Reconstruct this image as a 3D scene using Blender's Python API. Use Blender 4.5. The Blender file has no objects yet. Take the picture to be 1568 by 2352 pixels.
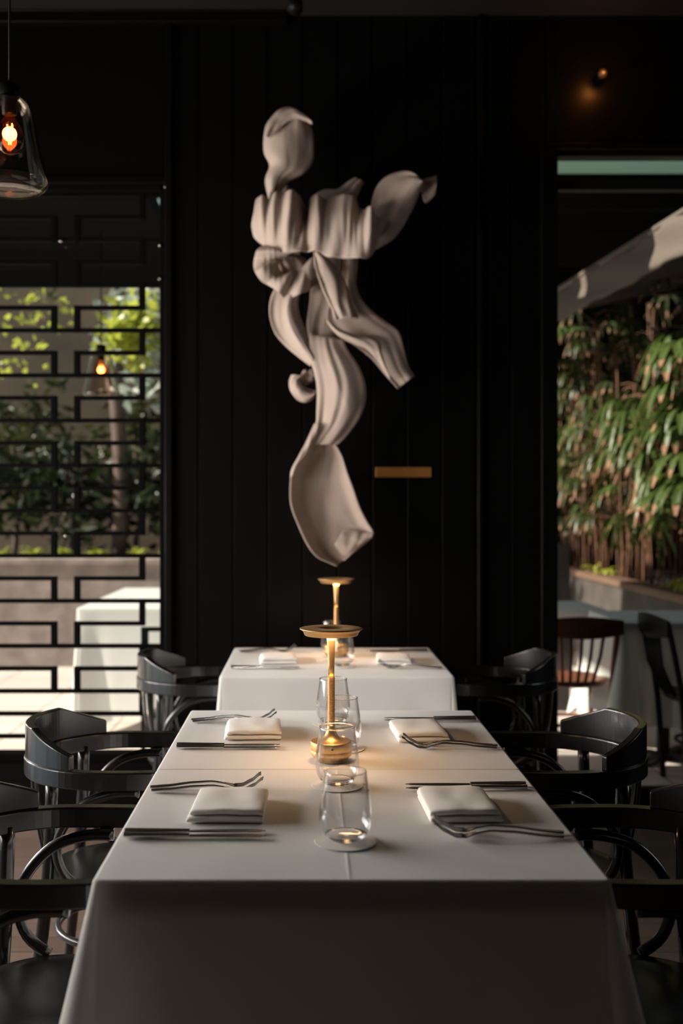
import bpy, bmesh, math, random
from mathutils import Vector, Matrix, noise
PI = math.pi
C = bpy.context.scene.collection
SC = bpy.context.scene
# ------------------------------------------------------------------ camera, world, sun, window light, exposure
HC = 1.35            # eye height
F = 2400.0           # focal length in pixels of the 1568 px wide frame
VX, VY = 706.0, 1171.0
cam_d = bpy.data.cameras.new('camera'); cam = bpy.data.objects.new('camera', cam_d); C.objects.link(cam)
cam.location = (0, 0, HC); cam.rotation_euler = (PI/2, 0, 0)
cam_d.sensor_fit = 'HORIZONTAL'; cam_d.sensor_width = 24.0; cam_d.lens = F/1568*24.0
cam_d.shift_x = (784-VX)/1568; cam_d.shift_y = -(1176-VY)/1568
cam_d.clip_start = 0.05; cam_d.clip_end = 200
cam_d.dof.use_dof = True; cam_d.dof.focus_distance = 2.38; cam_d.dof.aperture_fstop = 2.4
SC.camera = cam

world = bpy.data.worlds.new('world'); SC.world = world; world.use_nodes = True
wn = world.node_tree.nodes; wl = world.node_tree.links
bg = wn['Background']; bg.inputs[0].default_value = (0.62, 0.80, 0.90, 1); bg.inputs[1].default_value = 0.55

sun_d = bpy.data.lights.new('sun', 'SUN'); sun = bpy.data.objects.new('sun', sun_d); C.objects.link(sun)
sun_d.energy = 13.0; sun_d.angle = math.radians(1.0); sun_d.color = (1.0, 0.90, 0.78)
sun.rotation_euler = Vector((0.80, 0.10, -0.50)).to_track_quat('-Z', 'Y').to_euler()

def area(name, loc, direction, sx, sy, power, col, spread=PI):
    d = bpy.data.lights.new(name, 'AREA'); o = bpy.data.objects.new(name, d); C.objects.link(o)
    d.shape = 'RECTANGLE'; d.size = sx; d.size_y = sy; d.energy = power; d.color = col; d.spread = spread
    o.location = loc; o.rotation_euler = Vector(direction).to_track_quat('-Z', 'Z' if abs(direction[2]) < .9 else 'Y').to_euler()
    return o
# daylight standing in the windows of the left side wall (three bays) and of the right side wall
for i, yc in enumerate((2.07, 2.87, 3.67, 4.34)):
    area('window_daylight', (-2.66, yc, 1.33), (1, 0, 0), 0.72 if i < 3 else .46, 2.5, (44, 76, 110, 72)[i], (1.0, 0.94, 0.88))
area('window_daylight', (3.16, 3.2, 1.5), (-1, 0, 0), 0.8, 1.2, 3.0, (0.95, 0.97, 1.0))

SC.view_settings.view_transform = 'Standard'; SC.view_settings.look = 'None'
SC.view_settings.gamma = 1.0; SC.view_settings.use_curve_mapping = False
SC.view_settings.exposure = 0.0

def P(px, py, Y):
    return Vector(((px-VX)/F*Y, Y, HC-(py-VY)/F*Y))

# ------------------------------------------------------------------ materials
def mat(name, col, rough=0.5, metal=0.0, spec=0.5, trans=0.0, noise_amt=0.0, noise_scale=20, bump=0.0, bump_scale=200, sheen=0.0, coat=0.0):
    m = bpy.data.materials.new(name); m.use_nodes = True
    nt = m.node_tree; b = nt.nodes['Principled BSDF']; out = nt.nodes['Material Output']
    b.inputs['Base Color'].default_value = (*col, 1); b.inputs['Roughness'].default_value = rough
    b.inputs['Metallic'].default_value = metal; b.inputs['Specular IOR Level'].default_value = spec
    b.inputs['Sheen Weight'].default_value = sheen; b.inputs['Coat Weight'].default_value = coat; b.inputs['Coat Roughness'].default_value = 0.14
    tc = nt.nodes.new('ShaderNodeTexCoord')
    if noise_amt > 0:
        n = nt.nodes.new('ShaderNodeTexNoise'); n.inputs['Scale'].default_value = noise_scale; n.inputs['Detail'].default_value = 4
        nt.links.new(tc.outputs['Object'], n.inputs['Vector'])
        r = nt.nodes.new('ShaderNodeValToRGB')
        r.color_ramp.elements[0].position = 0.3; r.color_ramp.elements[1].position = 0.7
        r.color_ramp.elements[0].color = (*[c*(1-noise_amt) for c in col], 1)
        r.color_ramp.elements[1].color = (*[min(1, c*(1+noise_amt)) for c in col], 1)
        nt.links.new(n.outputs['Fac'], r.inputs[0]); nt.links.new(r.outputs[0], b.inputs['Base Color'])
    if bump > 0:
        n2 = nt.nodes.new('ShaderNodeTexNoise'); n2.inputs['Scale'].default_value = bump_scale; n2.inputs['Detail'].default_value = 3
        nt.links.new(tc.outputs['Object'], n2.inputs['Vector'])
        bp = nt.nodes.new('ShaderNodeBump'); bp.inputs['Strength'].default_value = bump; bp.inputs['Distance'].default_value = 0.002
        nt.links.new(n2.outputs['Fac'], bp.inputs['Height']); nt.links.new(bp.outputs[0], b.inputs['Normal'])
    if trans > 0:
        t = nt.nodes.new('ShaderNodeBsdfTranslucent'); t.inputs[0].default_value = (*col, 1)
        mx = nt.nodes.new('ShaderNodeMixShader'); mx.inputs[0].default_value = trans
        nt.links.new(b.outputs[0], mx.inputs[1]); nt.links.new(t.outputs[0], mx.inputs[2]); nt.links.new(mx.outputs[0], out.inputs[0])
    return m

def emit(name, col, s):
    m = bpy.data.materials.new(name); m.use_nodes = True; nt = m.node_tree
    b = nt.nodes['Principled BSDF']; b.inputs['Base Color'].default_value = (0, 0, 0, 1)
    b.inputs['Emission Color'].default_value = (*col, 1); b.inputs['Emission Strength'].default_value = s
    return m

def glass(name, col=(1, 1, 1), ior=1.45, rough=0.0):
    m = bpy.data.materials.new(name); m.use_nodes = True; nt = m.node_tree
    nt.nodes.remove(nt.nodes['Principled BSDF'])
    g = nt.nodes.new('ShaderNodeBsdfGlass'); g.inputs[0].default_value = (*col, 1); g.inputs['IOR'].default_value = ior; g.inputs['Roughness'].default_value = rough
    nt.links.new(g.outputs[0], nt.nodes['Material Output'].inputs[0])
    return m

def thin_glass(name, tint=(1, 1, 1), refl=1.0, ior=1.5, power=5.0):
    m = bpy.data.materials.new(name); m.use_nodes = True; nt = m.node_tree
    nt.nodes.remove(nt.nodes['Principled BSDF'])
    t = nt.nodes.new('ShaderNodeBsdfTransparent'); t.inputs[0].default_value = (*tint, 1)
    g = nt.nodes.new('ShaderNodeBsdfGlossy'); g.inputs['Roughness'].default_value = 0.0; g.inputs[0].default_value = (refl, refl, refl, 1)
    lw = nt.nodes.new('ShaderNodeLayerWeight'); lw.inputs['Blend'].default_value = 0.5
    pw = nt.nodes.new('ShaderNodeMath'); pw.operation = 'POWER'; pw.inputs[1].default_value = power
    nt.links.new(lw.outputs['Facing'], pw.inputs[0])
    f = nt.nodes.new('ShaderNodeMath'); f.operation = 'MULTIPLY_ADD'; f.inputs[1].default_value = 0.95; f.inputs[2].default_value = ((ior-1)/(ior+1))**2
    nt.links.new(pw.outputs[0], f.inputs[0])
    mx = nt.nodes.new('ShaderNodeMixShader')
    nt.links.new(f.outputs[0], mx.inputs[0]); nt.links.new(t.outputs[0], mx.inputs[1]); nt.links.new(g.outputs[0], mx.inputs[2])
    nt.links.new(mx.outputs[0], nt.nodes['Material Output'].inputs[0])
    return m

M = {}
M['matte'] = mat('matte_black', (0.003, 0.0028, 0.0025), 0.8, spec=0.03)
M['wall'] = mat('black_gloss_paint', (0.0022, 0.0018, 0.0016), 0.36, spec=0.14, bump=0.08, bump_scale=12)
M['ceiling'] = mat('dark_ceiling', (0.008, 0.006, 0.005), 0.7, spec=.2)
M['chair'] = mat('black_lacquered_wood', (0.008, 0.008, 0.008), 0.27, spec=0.8, coat=0.6)
M['seat'] = mat('black_seat_lacquer', (0.008, 0.008, 0.007), 0.27, spec=0.6)
M['cloth'] = mat('white_tablecloth', (0.80, 0.78, 0.76), 0.85, spec=0.15, trans=0.27, bump=0.25, bump_scale=900, sheen=0.2)
M['napkin'] = mat('white_napkin_linen', (0.84, 0.81, 0.77), 0.9, spec=0.1, trans=0.12, bump=0.35, bump_scale=700, sheen=0.2)
M['sculpt'] = mat('plaster_stiffened_fabric', (0.54, 0.43, 0.36), 0.8, spec=0.2, trans=0.22, noise_amt=0.06, noise_scale=8, bump=0.1, bump_scale=90)
M['brass'] = mat('brushed_brass', (0.78, 0.50, 0.24), 0.40, metal=1.0, bump=0.1, bump_scale=400)
M['plaque'] = mat('dull_brass_plate', (0.42, 0.19, 0.045), 0.55, metal=0.6)
M['steel'] = mat('polished_steel', (0.72, 0.70, 0.68), 0.24, metal=1.0)
M['tglass'] = glass('clear_glass', (1, 1, 1), 1.45)
M['tumbler'] = thin_glass('thin_clear_glass', (0.985, 0.985, 0.985), 1.0, 1.5, 2.6)
M['pglass'] = glass('smoked_pendant_glass', (0.94, 0.90, 0.86), 1.45)
M['bulbglass'] = thin_glass('amber_bulb_glass', (1.0, 0.55, 0.28), 0.9)
M['coaster'] = mat('paper_coaster', (0.66, 0.63, 0.59), 0.9, spec=0.1)
M['pane'] = thin_glass('window_pane_glass', (0.93, 0.95, 0.93), 1.0, 1.5)
M['black'] = mat('black_metal', (0.004, 0.004, 0.004), 0.4, spec=0.15)
M['darkwood'] = mat('dark_table_wood', (0.03, 0.018, 0.012), 0.5, noise_amt=0.3)
M['redwood'] = mat('red_brown_wood', (0.16, 0.05, 0.022), 0.4, noise_amt=0.3, noise_scale=15)
M['filament'] = emit('glowing_filament', (1.0, 0.42, 0.16), 16.0)
M['led'] = emit('warm_led_disc', (1.0, 0.62, 0.30), 9.0)
M['amber'] = emit('dim_amber_glow', (1.0, 0.30, 0.05), 0.06)  # glow of the globe added in place of a warm reflection
M['stone'] = mat('planter_stone', (0.05, 0.04, 0.036), 0.8, noise_amt=0.3, noise_scale=6)
M['lstone'] = mat('pale_planter_stone', (0.30, 0.245, 0.225), 0.8, noise_amt=0.3, noise_scale=6)
M['coping'] = mat('coping_stone', (0.13, 0.075, 0.05), 0.6, noise_amt=0.2)
M['soil'] = mat('dark_soil', (0.012, 0.008, 0.005), 0.95)
M['beige'] = mat('beige_render', (0.12, 0.085, 0.058), 0.85, noise_amt=0.35, noise_scale=1.3)
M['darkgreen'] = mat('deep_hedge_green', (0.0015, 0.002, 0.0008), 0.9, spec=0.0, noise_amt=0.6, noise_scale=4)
M['cane'] = mat('brown_cane', (0.085, 0.032, 0.011), 0.6, noise_amt=0.4, noise_scale=12)
M['trunk'] = mat('grey_brown_bark', (0.10, 0.065, 0.055), 0.9, noise_amt=0.3, noise_scale=10)
M['tip'] = mat('dried_leaf_tip', (0.30, 0.15, 0.085), 0.7, trans=0.3)
M['valance'] = mat('taupe_awning_canvas', (0.11, 0.085, 0.07), 0.8, trans=0.1)
M['skylight'] = mat('translucent_roof_sheet', (0.30, 0.38, 0.34), 0.5, trans=0.7)
def leafmat(n, c, tr=0.35):
    return mat(n, c, 0.38, trans=tr, noise_amt=0.25, noise_scale=9, spec=0.5)
M['leaf'] = leafmat('palm_leaf_green', (0.065, 0.10, 0.022))
M['leaf2'] = leafmat('olive_leaf_green', (0.034, 0.043, 0.010))
M['leaf3'] = leafmat('dark_leaf_green', (0.02, 0.03, 0.009))
M['leafy'] = leafmat('yellow_green_leaf', (0.42, 0.45, 0.07), 0.5)
M['leafb'] = leafmat('grey_green_leaf', (0.42, 0.48, 0.42))

def plank_mat(name, c1, c2, rough):
    m = bpy.data.materials.new(name); m.use_nodes = True; nt = m.node_tree; b = nt.nodes['Principled BSDF']
    tc = nt.nodes.new('ShaderNodeTexCoord')
    br = nt.nodes.new('ShaderNodeTexBrick'); br.inputs['Scale'].default_value = 1.0
    br.inputs['Color1'].default_value = (*c1, 1); br.inputs['Color2'].default_value = (*c2, 1); br.inputs['Mortar'].default_value = (c1[0]*.2, c1[1]*.2, c1[2]*.2, 1)
    br.inputs['Mortar Size'].default_value = 0.002; br.inputs['Brick Width'].default_value = 1.4; br.inputs['Row Height'].default_value = 0.11
    mp = nt.nodes.new('ShaderNodeMapping'); mp.inputs['Scale'].default_value = (2, 45, 1)
    n = nt.nodes.new('ShaderNodeTexNoise'); n.inputs['Scale'].default_value = 1.5; n.inputs['Detail'].default_value = 5
    nt.links.new(tc.outputs['Object'], br.inputs['Vector']); nt.links.new(tc.outputs['Object'], mp.inputs[0]); nt.links.new(mp.outputs[0], n.inputs['Vector'])
    mx = nt.nodes.new('ShaderNodeMixRGB'); mx.blend_type = 'MULTIPLY'; mx.inputs[0].default_value = 0.55
    nt.links.new(br.outputs['Color'], mx.inputs[1]); nt.links.new(n.outputs['Fac'], mx.inputs[2]); nt.links.new(mx.outputs[0], b.inputs['Base Color'])
    b.inputs['Roughness'].default_value = rough
    return m
M['floor'] = plank_mat('brown_plank_floor', (0.17, 0.115, 0.088), (0.125, 0.082, 0.062), 0.42)
def paving():
    m = bpy.data.materials.new('pale_paving'); m.use_nodes = True; nt = m.node_tree; b = nt.nodes['Principled BSDF']
    tc = nt.nodes.new('ShaderNodeTexCoord'); br = nt.nodes.new('ShaderNodeTexBrick'); br.inputs['Scale'].default_value = 1.0
    br.offset = 0.0
    br.inputs['Color1'].default_value = (.62, .54, .50, 1); br.inputs['Color2'].default_value = (.55, .475, .44, 1); br.inputs['Mortar'].default_value = (.2, .16, .14, 1)
    br.inputs['Mortar Size'].default_value = 0.006; br.inputs['Brick Width'].default_value = 0.6; br.inputs['Row Height'].default_value = 0.6
    nt.links.new(tc.outputs['Object'], br.inputs['Vector']); nt.links.new(br.outputs['Color'], b.inputs['Base Color']); b.inputs['Roughness'].default_value = 0.7
    return m
M['paving'] = paving()

# ------------------------------------------------------------------ mesh helpers
class MB:
    def __init__(s): s.v = []; s.f = []; s.m = []
    def add(s, vs, fs, mi=0):
        o = len(s.v); s.v += [tuple(v) for v in vs]; s.f += [tuple(i+o for i in f) for f in fs]; s.m += [mi]*len(fs); return s
    def box(s, x0, x1, y0, y1, z0, z1, mi=0):
        vs = [(x, y, z) for z in (z0, z1) for y in (y0, y1) for x in (x0, x1)]
        return s.add(vs, [(0, 2, 3, 1), (4, 5, 7, 6), (0, 1, 5, 4), (2, 6, 7, 3), (0, 4, 6, 2), (1, 3, 7, 5)], mi)
    def obox(s, c, hx, hy, hz, R, mi=0):
        vs = [Vector(c) + R @ Vector((x*hx, y*hy, z*hz)) for z in (-1, 1) for y in (-1, 1) for x in (-1, 1)]
        return s.add(vs, [(0, 2, 3, 1), (4, 5, 7, 6), (0, 1, 5, 4), (2, 6, 7, 3), (0, 4, 6, 2), (1, 3, 7, 5)], mi)
    def tube(s, pts, rad, n=10, mi=0, closed=False, flat=None):
        pts = [Vector(p) for p in pts]; k = len(pts)
        rr = rad if isinstance(rad, (list, tuple)) else [rad]*k
        vs = []; up = None
        for i, p in enumerate(pts):
            if closed: t = pts[(i+1) % k]-pts[i-1]
            else: t = pts[min(i+1, k-1)]-pts[max(i-1, 0)]
            t.normalize()
            if up is None:
                up = Vector((0, 0, 1)) if abs(t.z) < .9 else Vector((1, 0, 0))
            a = t.cross(up).normalized(); b = a.cross(t).normalized(); up = b
            for j in range(n):
                th = 2*PI*j/n
                vs.append(p + a*math.cos(th)*rr[i]*(flat[0] if flat else 1) + b*math.sin(th)*rr[i]*(flat[1] if flat else 1))
        fs = []
        for i in range(k if closed else k-1):
            for j in range(n):
                i2 = (i+1) % k; j2 = (j+1) % n
                fs.append((i*n+j, i*n+j2, i2*n+j2, i2*n+j))
        if not closed: fs += [tuple(reversed(range(n))), tuple((k-1)*n+j for j in range(n))]
        return s.add(vs, fs, mi)
    def lathe(s, prof, n=48, c=(0, 0, 0), mi=0, close=False):
        vs = []; idx = []
        for r, z in prof:
            if r < 1e-6: idx.append([len(vs)]); vs.append((c[0], c[1], c[2]+z))
            else:
                idx.append(list(range(len(vs), len(vs)+n)))
                vs += [(c[0]+r*math.cos(2*PI*j/n), c[1]+r*math.sin(2*PI*j/n), c[2]+z) for j in range(n)]
        fs = []
        rng = len(prof)-1 + (1 if close else 0)
        for i in range(rng):
            a = idx[i]; b = idx[(i+1) % len(prof)]
            for j in range(n):
                k = (j+1) % n
                if len(a) == 1 and len(b) == 1: continue
                if len(a) == 1: fs.append((a[0], b[k], b[j]))
                elif len(b) == 1: fs.append((a[j], a[k], b[0]))
                else: fs.append((a[j], a[k], b[k], b[j]))
        return s.add(vs, fs, mi)
    def grid(s, rows, mi=0, wrap=False):
        n = len(rows[0]); vs = [p for r in rows for p in r]; fs = []
        for i in range(len(rows)-1):
            for j in range(n if wrap else n-1):
                k = (j+1) % n
                fs.append((i*n+j, i*n+k, (i+1)*n+k, (i+1)*n+j))
        return s.add(vs, fs, mi)
    def build(s, name, m, parent=None, smooth=False, bevel=0, solid=0, sub=0, fix=True, solid_off=-1):
        me = bpy.data.meshes.new(name); me.from_pydata(s.v, [], s.f)
        ms = m if isinstance(m, (list, tuple)) else [m]
        for q in ms: me.materials.append(q)
        for p, mi in zip(me.polygons, s.m): p.material_index = mi
        if fix:
            b = bmesh.new(); b.from_mesh(me); bmesh.ops.recalc_face_normals(b, faces=b.faces); b.to_mesh(me); b.free()
        if smooth: me.polygons.foreach_set('use_smooth', [True]*len(me.polygons))
        me.update()
        o = bpy.data.objects.new(name, me); C.objects.link(o)
        if parent: o.parent = parent
        if solid: q = o.modifiers.new('solid', 'SOLIDIFY'); q.thickness = solid; q.offset = solid_off
        if bevel: q = o.modifiers.new('bevel', 'BEVEL'); q.width = bevel; q.segments = 3; q.limit_method = 'ANGLE'; q.angle_limit = math.radians(40)
        if sub: q = o.modifiers.new('sub', 'SUBSURF'); q.levels = sub; q.render_levels = sub
        return o

def tag(o, label, cat, group=None, kind=None):
    if label: o['label'] = label
    if cat: o['category'] = cat
    if group: o['group'] = group
    if kind: o['kind'] = kind
    return o
def thing(name, label, cat, loc=(0, 0, 0), rz=0, group=None):
    o = bpy.data.objects.new(name, None); C.objects.link(o); o.empty_display_size = .1
    o.location = loc; o.rotation_euler = (0, 0, rz); return tag(o, label, cat, group)
def struct(name, mb, m, label=None, **kw):
    o = mb.build(name, m, **kw); o['kind'] = 'structure'
    if label: o['label'] = label
    return o
def dup(root, loc, rz=0, label=None, scale=None):
    r = root.copy(); C.objects.link(r); r.location = loc; r.rotation_euler = (0, 0, rz)
    if scale: r.scale = scale
    if label: r['label'] = label
    for ch in list(root.children):
        c = ch.copy(); C.objects.link(c); c.parent = r
        for g in ch.children:
            d = g.copy(); C.objects.link(d); d.parent = c
    return r
def cr(pts, n):
    """Catmull-Rom resample of 2D/3D points to n samples, by chord length"""
    p = [Vector(q) for q in pts]; d = [0]
    for i in range(1, len(p)): d.append(d[-1]+(p[i]-p[i-1]).length)
    out = []
    for k in range(n):
        s = d[-1]*k/(n-1); i = 0
        while i < len(p)-2 and d[i+1] < s: i += 1
        t = (s-d[i])/max(1e-9, d[i+1]-d[i])
        p0 = p[max(i-1, 0)]; p1 = p[i]; p2 = p[i+1]; p3 = p[min(i+2, len(p)-1)]
        out.append(.5*((2*p1)+(p2-p0)*t+(2*p0-5*p1+4*p2-p3)*t*t+(3*p1-p0-3*p2+p3)*t**3))
    return out

# ------------------------------------------------------------------ room shell
WY = 4.75            # back wall face
def xw(px): return (px-VX)/F*WY
def zw(py): return HC-(py-VY)/F*WY
CZ = zw(36)
XL, XR = -2.6, 3.1
struct('floor', MB().box(XL-.2, XR+.2, -3.2, WY+.16, -.1, 0), M['floor'])
struct('ceiling', MB().box(XL-.2, XR+.2, -3.2, WY+.16, CZ, CZ+.12), M['ceiling'])
wx0, wx1 = XL+.25, xw(375)          # left lattice window
wz0, wz1 = zw(1748), zw(425)
rx0, rx1 = xw(1276), XR-.05         # right opening
rz0, rz1 = 0.05, zw(345)
b = MB()
b.box(XL-.15, wx0, WY, WY+.15, 0, CZ)
b.box(wx0, wx1, WY, WY+.15, 0, wz0)
b.box(wx0, wx1, WY, WY+.15, wz1, CZ)
b.box(rx0, rx1, WY, WY+.15, rz1, CZ)
b.box(rx0, rx1, WY, WY+.15, 0, rz0)
b.box(rx1, XR+.15, WY, WY+.15, 0, CZ)
# tongue-and-groove boards between the openings
x = wx1; bw = 0.158
while x < rx0-1e-4:
    x2 = min(x+bw, rx0); g = .004
    b.box(x, x2, WY+.008, WY+.15, 0, CZ)
    b.box(x+g, x2-g, WY, WY+.009, 0, CZ)
    x = x2
struct('wall_back', b, M['wall'], bevel=.0015)
b = MB()                                       # left side wall with three window bays
b.box(XL-.15, XL, -3.2, 1.67, 0, CZ); b.box(XL-.15, XL, 4.6, WY, 0, CZ)
b.box(XL-.15, XL, 1.67, 4.6, 0, .06); b.box(XL-.15, XL, 1.67, 4.6, 2.62, CZ)
for yc in (2.47, 3.27, 4.07): b.box(XL-.15, XL, yc-.035, yc+.035, .06, 2.62)
struct('wall_left', b, M['wall'])
b = MB(); b.box(XR, XR+.15, -3.2, 2.75, 0, CZ); b.box(XR, XR+.15, 3.65, WY, 0, CZ)
b.box(XR, XR+.15, 2.75, 3.65, 0, .85); b.box(XR, XR+.15, 2.75, 3.65, 2.15, CZ)
struct('wall_right', b, M['wall'])
struct('wall_front', MB().box(XL-.15, XR+.15, -3.2, -3.05, 0, CZ), M['wall'])
# pilaster edges, cornice and header trims on the back wall
b = MB(); b.box(xw(1097), xw(1106), WY-.02, WY+.01, 0, CZ); struct('trim_1', b, M['wall'], bevel=.004)
b = MB(); b.box(xw(1240), xw(1276)+.002, WY-.035, WY+.15, 0, rz1); struct('trim_2', b, M['wall'], bevel=.004)
b = MB(); b.box(xw(380), xw(396), WY-.03, WY+.01, 0, CZ); struct('trim_3', b, M['wall'], bevel=.004)
b = MB(); b.box(XL, xw(660), WY-.05, WY, CZ-.05, CZ); b.box(XL, xw(655), WY-.065, WY, CZ-.008, CZ); struct('trim_4', b, M['wall'], bevel=.006)
b = MB(); b.box(wx0-.02, wx1+.035, WY-.02, WY, wz1, wz1+.035); struct('trim_5', b, M['wall'], bevel=.005)
b = MB(); b.box(rx0-.02, rx1, WY-.02, WY, rz1, rz1+.03); struct('trim_6', b, M['wall'], bevel=.005)
b = MB(); b.box(XL, rx0, WY-.014, WY, 0, .11); struct('baseboard_back', b, M['wall'], bevel=.003)

# left window: frame, lattice, pane
fr = MB(); fw = .03
fr.box(wx1-fw*.5, wx1+.01, WY-.012, WY+.08, wz0, wz1); fr.box(wx0, wx0+fw, WY-.012, WY+.08, wz0, wz1)
fr.box(wx0, wx1, WY-.012, WY+.08, wz0, wz0+.035); fr.box(wx0, wx1, WY-.012, WY+.08, wz1-.03, wz1)
win = struct('window_1', fr, M['matte'], bevel=.003)
lt = MB(); pitch = 51.8; hb = .0095
def hbar(x0, x1, py): lt.box(xw(x0), xw(x1), WY+.01, WY+.035, zw(py)-hb, zw(py)+hb)
def vbar(px, y0, y1): lt.box(xw(px)-.0135, xw(px)+.0135, WY+.008, WY+.037, zw(y1)-hb, zw(y0)+hb)
xl = VX+wx0*F/WY
k0 = -3
for k in range(k0, 10):
    yf = 757+104*k
    if yf-52 > 1750: break
    hbar(xl, 375, yf)
    if yf+52 < 1740:
        hbar(xl+48, 125, yf+52); hbar(170, 328, yf+52)
        vbar(325, yf, yf+52)
        vbar(xl+48, yf, yf+52)
        if yf+104 < 1760:
            vbar(122, yf+52, yf+104); vbar(175, yf+52, yf+104)
            vbar(-75, yf+52, yf+104)
lt.build('lattice', M['matte'], win, bevel=.003)
MB().box(wx0, wx1, WY+.055, WY+.061, wz0, wz1).build('pane', M['pane'], win)

for (px_, py_) in ((139, 553), (368, 566), (368, 642), (381, 432), (150, 1231)):
    MB().lathe([(0, .006), (.006, .005), (.008, 0), (.006, -.005), (0, -.006)], 16, (xw(px_), WY-.016 if px_ > 200 else WY+.004, zw(py_))).build('stud', M['steel'], win, smooth=True)
# right opening: frame, transom bars, pane
fr = MB()
fr.box(rx0, rx1, WY+.02, WY+.07, zw(432), zw(408)); fr.box(rx0, rx1, WY+.02, WY+.07, rz1-.02, rz1); fr.box(rx0, rx1, WY+.02, WY+.07, rz0, rz0+.03)
fr.box(rx0-.005, rx0+.012, WY+.02, WY+.07, rz0, rz1)
win2 = struct('window_2', fr, M['black'], bevel=.003)
MB().box(rx0, rx1, WY+.04, WY+.046, rz0, rz1).build('pane', M['pane'], win2)

# window casements of the side walls
for i, (ya, yb) in enumerate(((1.67, 2.435), (2.505, 3.235), (3.305, 4.035), (4.105, 4.6))):
    fr = MB()
    for a in (ya, yb-.025): fr.box(XL-.05, XL+.01, a, a+.025, .06, 2.62)
    for a in (.06, .70, 1.98, 2.59): fr.box(XL-.05, XL+.01, ya, yb, a, a+.03)
    struct('window_%d' % (i+3), fr, M['black'])
fr = MB(); fr.box(XR-.01, XR+.04, 2.75, 2.78, .85, 2.15); fr.box(XR-.01, XR+.04, 3.62, 3.65, .85, 2.15); fr.box(XR-.01, XR+.04, 2.75, 3.65, .85, .88); fr.box(XR-.01, XR+.04, 2.75, 3.65, 2.12, 2.15)
struct('window_7', fr, M['black'])

# ------------------------------------------------------------------ outside: paving, canopy, planters
tag(MB().box(-9, 9, WY+.16, 16, -.12, 0).build('patio_floor', M['paving']), 'pale stone paving of the patio outside', 'paving', kind='structure')
b = MB(); b.box(-2.3, -.8, WY+.15, 7.2, 2.90, 3.0)
tag(b.build('patio_canopy', M['matte']), 'dark flat canopy over the patio outside the latticed window', 'canopy', kind='structure')
tag(MB().box(-7.2, XL-.16, .3, 5.2, 2.75, 2.85).build('side_eave', M['darkwood']), 'dark eave outside the left side windows', 'eave', kind='structure')  # unseen slab, added only to block direct sun from the room
# slatted pergola roof seen through the right opening
pr = thing('pergola_roof', 'dark slatted pergola roof with a translucent strip above the palms', 'pergola', (0, 0, 0)); pr['kind'] = 'structure'
MB().box(.9, 3.4, 6.02, 6.52, 3.44, 3.45).build('skylight_strip', M['skylight'], pr)
MB().box(.9, 3.4, 6.50, 7.1, 3.4, 3.52).build('roof_panel', M['matte'], pr)
for y in (7.22, 7.42, 7.62, 7.86, 8.1, 8.36, 8.62):
    MB().box(.9, 3.4, y, y+.19, 3.40, 3.46).build('slat', M['matte'], pr, bevel=.004)
MB().box(.9, 1.0, WY+.15, 9, 3.34, 3.40).build('beam', M['black'], pr)
# canvas valance running away along the right of the patio
vb = MB(); rows = []
for i in range(41):
    y = 5.2+4.2*i/40; xx = 2.12-.10*(y-5.2)+.012*math.sin(i*1.7)
    rows.append([(xx+.012*math.sin(j*1.1+i*.6), y, 2.985-.235*j/6) for j in range(7)])
vb.grid(rows)
aw = thing('awning', 'taupe canvas awning edge stretching above the palms', 'awning', (0, 0, 0))
vb.build('valance', M['valance'], aw, smooth=True, solid=.006)
MB().tube([(2.13, 5.15, 2.99), (1.70, 9.45, 2.99)], .022).build('front_bar', M['valance'], aw, smooth=True)
MB().add([(2.13, 5.2, 3.0), (1.70, 9.4, 3.0), (3.3, 9.4, 3.33), (3.3, 5.2, 3.33)], [(0, 1, 2, 3)]).build('canvas', M['valance'], aw, solid=.006)

# planter walls
PX0, PZ = 2.3, .83
pl = thing('planter', 'dark stone planter wall with reddish coping along the right of the patio', 'planter', (0, 0, 0)); pl['kind'] = 'structure'
MB().box(PX0, PX0+.12, 5.1, 10.6, 0, PZ-.05).build('planter_wall', M['stone'], pl)
MB().box(PX0-.02, PX0+.14, 5.1, 10.6, PZ-.05, PZ).build('coping', M['coping'], pl, bevel=.008)
MB().box(PX0+.14, 5.2, 5.1, 10.6, 0, PZ-.1).build('soil', M['soil'], pl)
MB().box(.9, PX0+.1, 10.5, 10.6, 0, PZ-.05).build('planter_wall', M['stone'], pl)
pl2 = thing('planter', 'grey stone planter wall behind the patio tables beyond the lattice', 'planter', (0, 0, 0)); pl2['kind'] = 'structure'
MB().box(-6, .3, 9.0, 9.15, 0, .88).build('planter_wall', M['lstone'], pl2)
MB().box(-6, .3, 8.97, 9.18, .88, .93).build('coping', M['lstone'], pl2, bevel=.008)
MB().box(-6, .3, 9.18, 11.5, 0, .86).build('soil', M['soil'], pl2)
MB().box(-6, 1, 9.15, 12, 0, .2).build('soil', M['soil'], pl2)
# house wall and dark hedge far behind
tag(MB().box(-9, -.4, 12.6, 12.9, 0, 5).build('garden_wall', M['beige']), 'brown rendered garden wall behind the shrubs', 'wall', kind='structure')
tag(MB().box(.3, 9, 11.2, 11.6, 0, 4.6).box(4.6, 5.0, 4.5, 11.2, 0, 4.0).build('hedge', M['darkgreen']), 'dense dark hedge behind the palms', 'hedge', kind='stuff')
tag(MB().box(1.66, 1.76, 7.0, 7.1, 0, 1.13).build('post', M['stone'], bevel=.01), 'grey stone post on the patio left of the palm planter', 'post')

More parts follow.
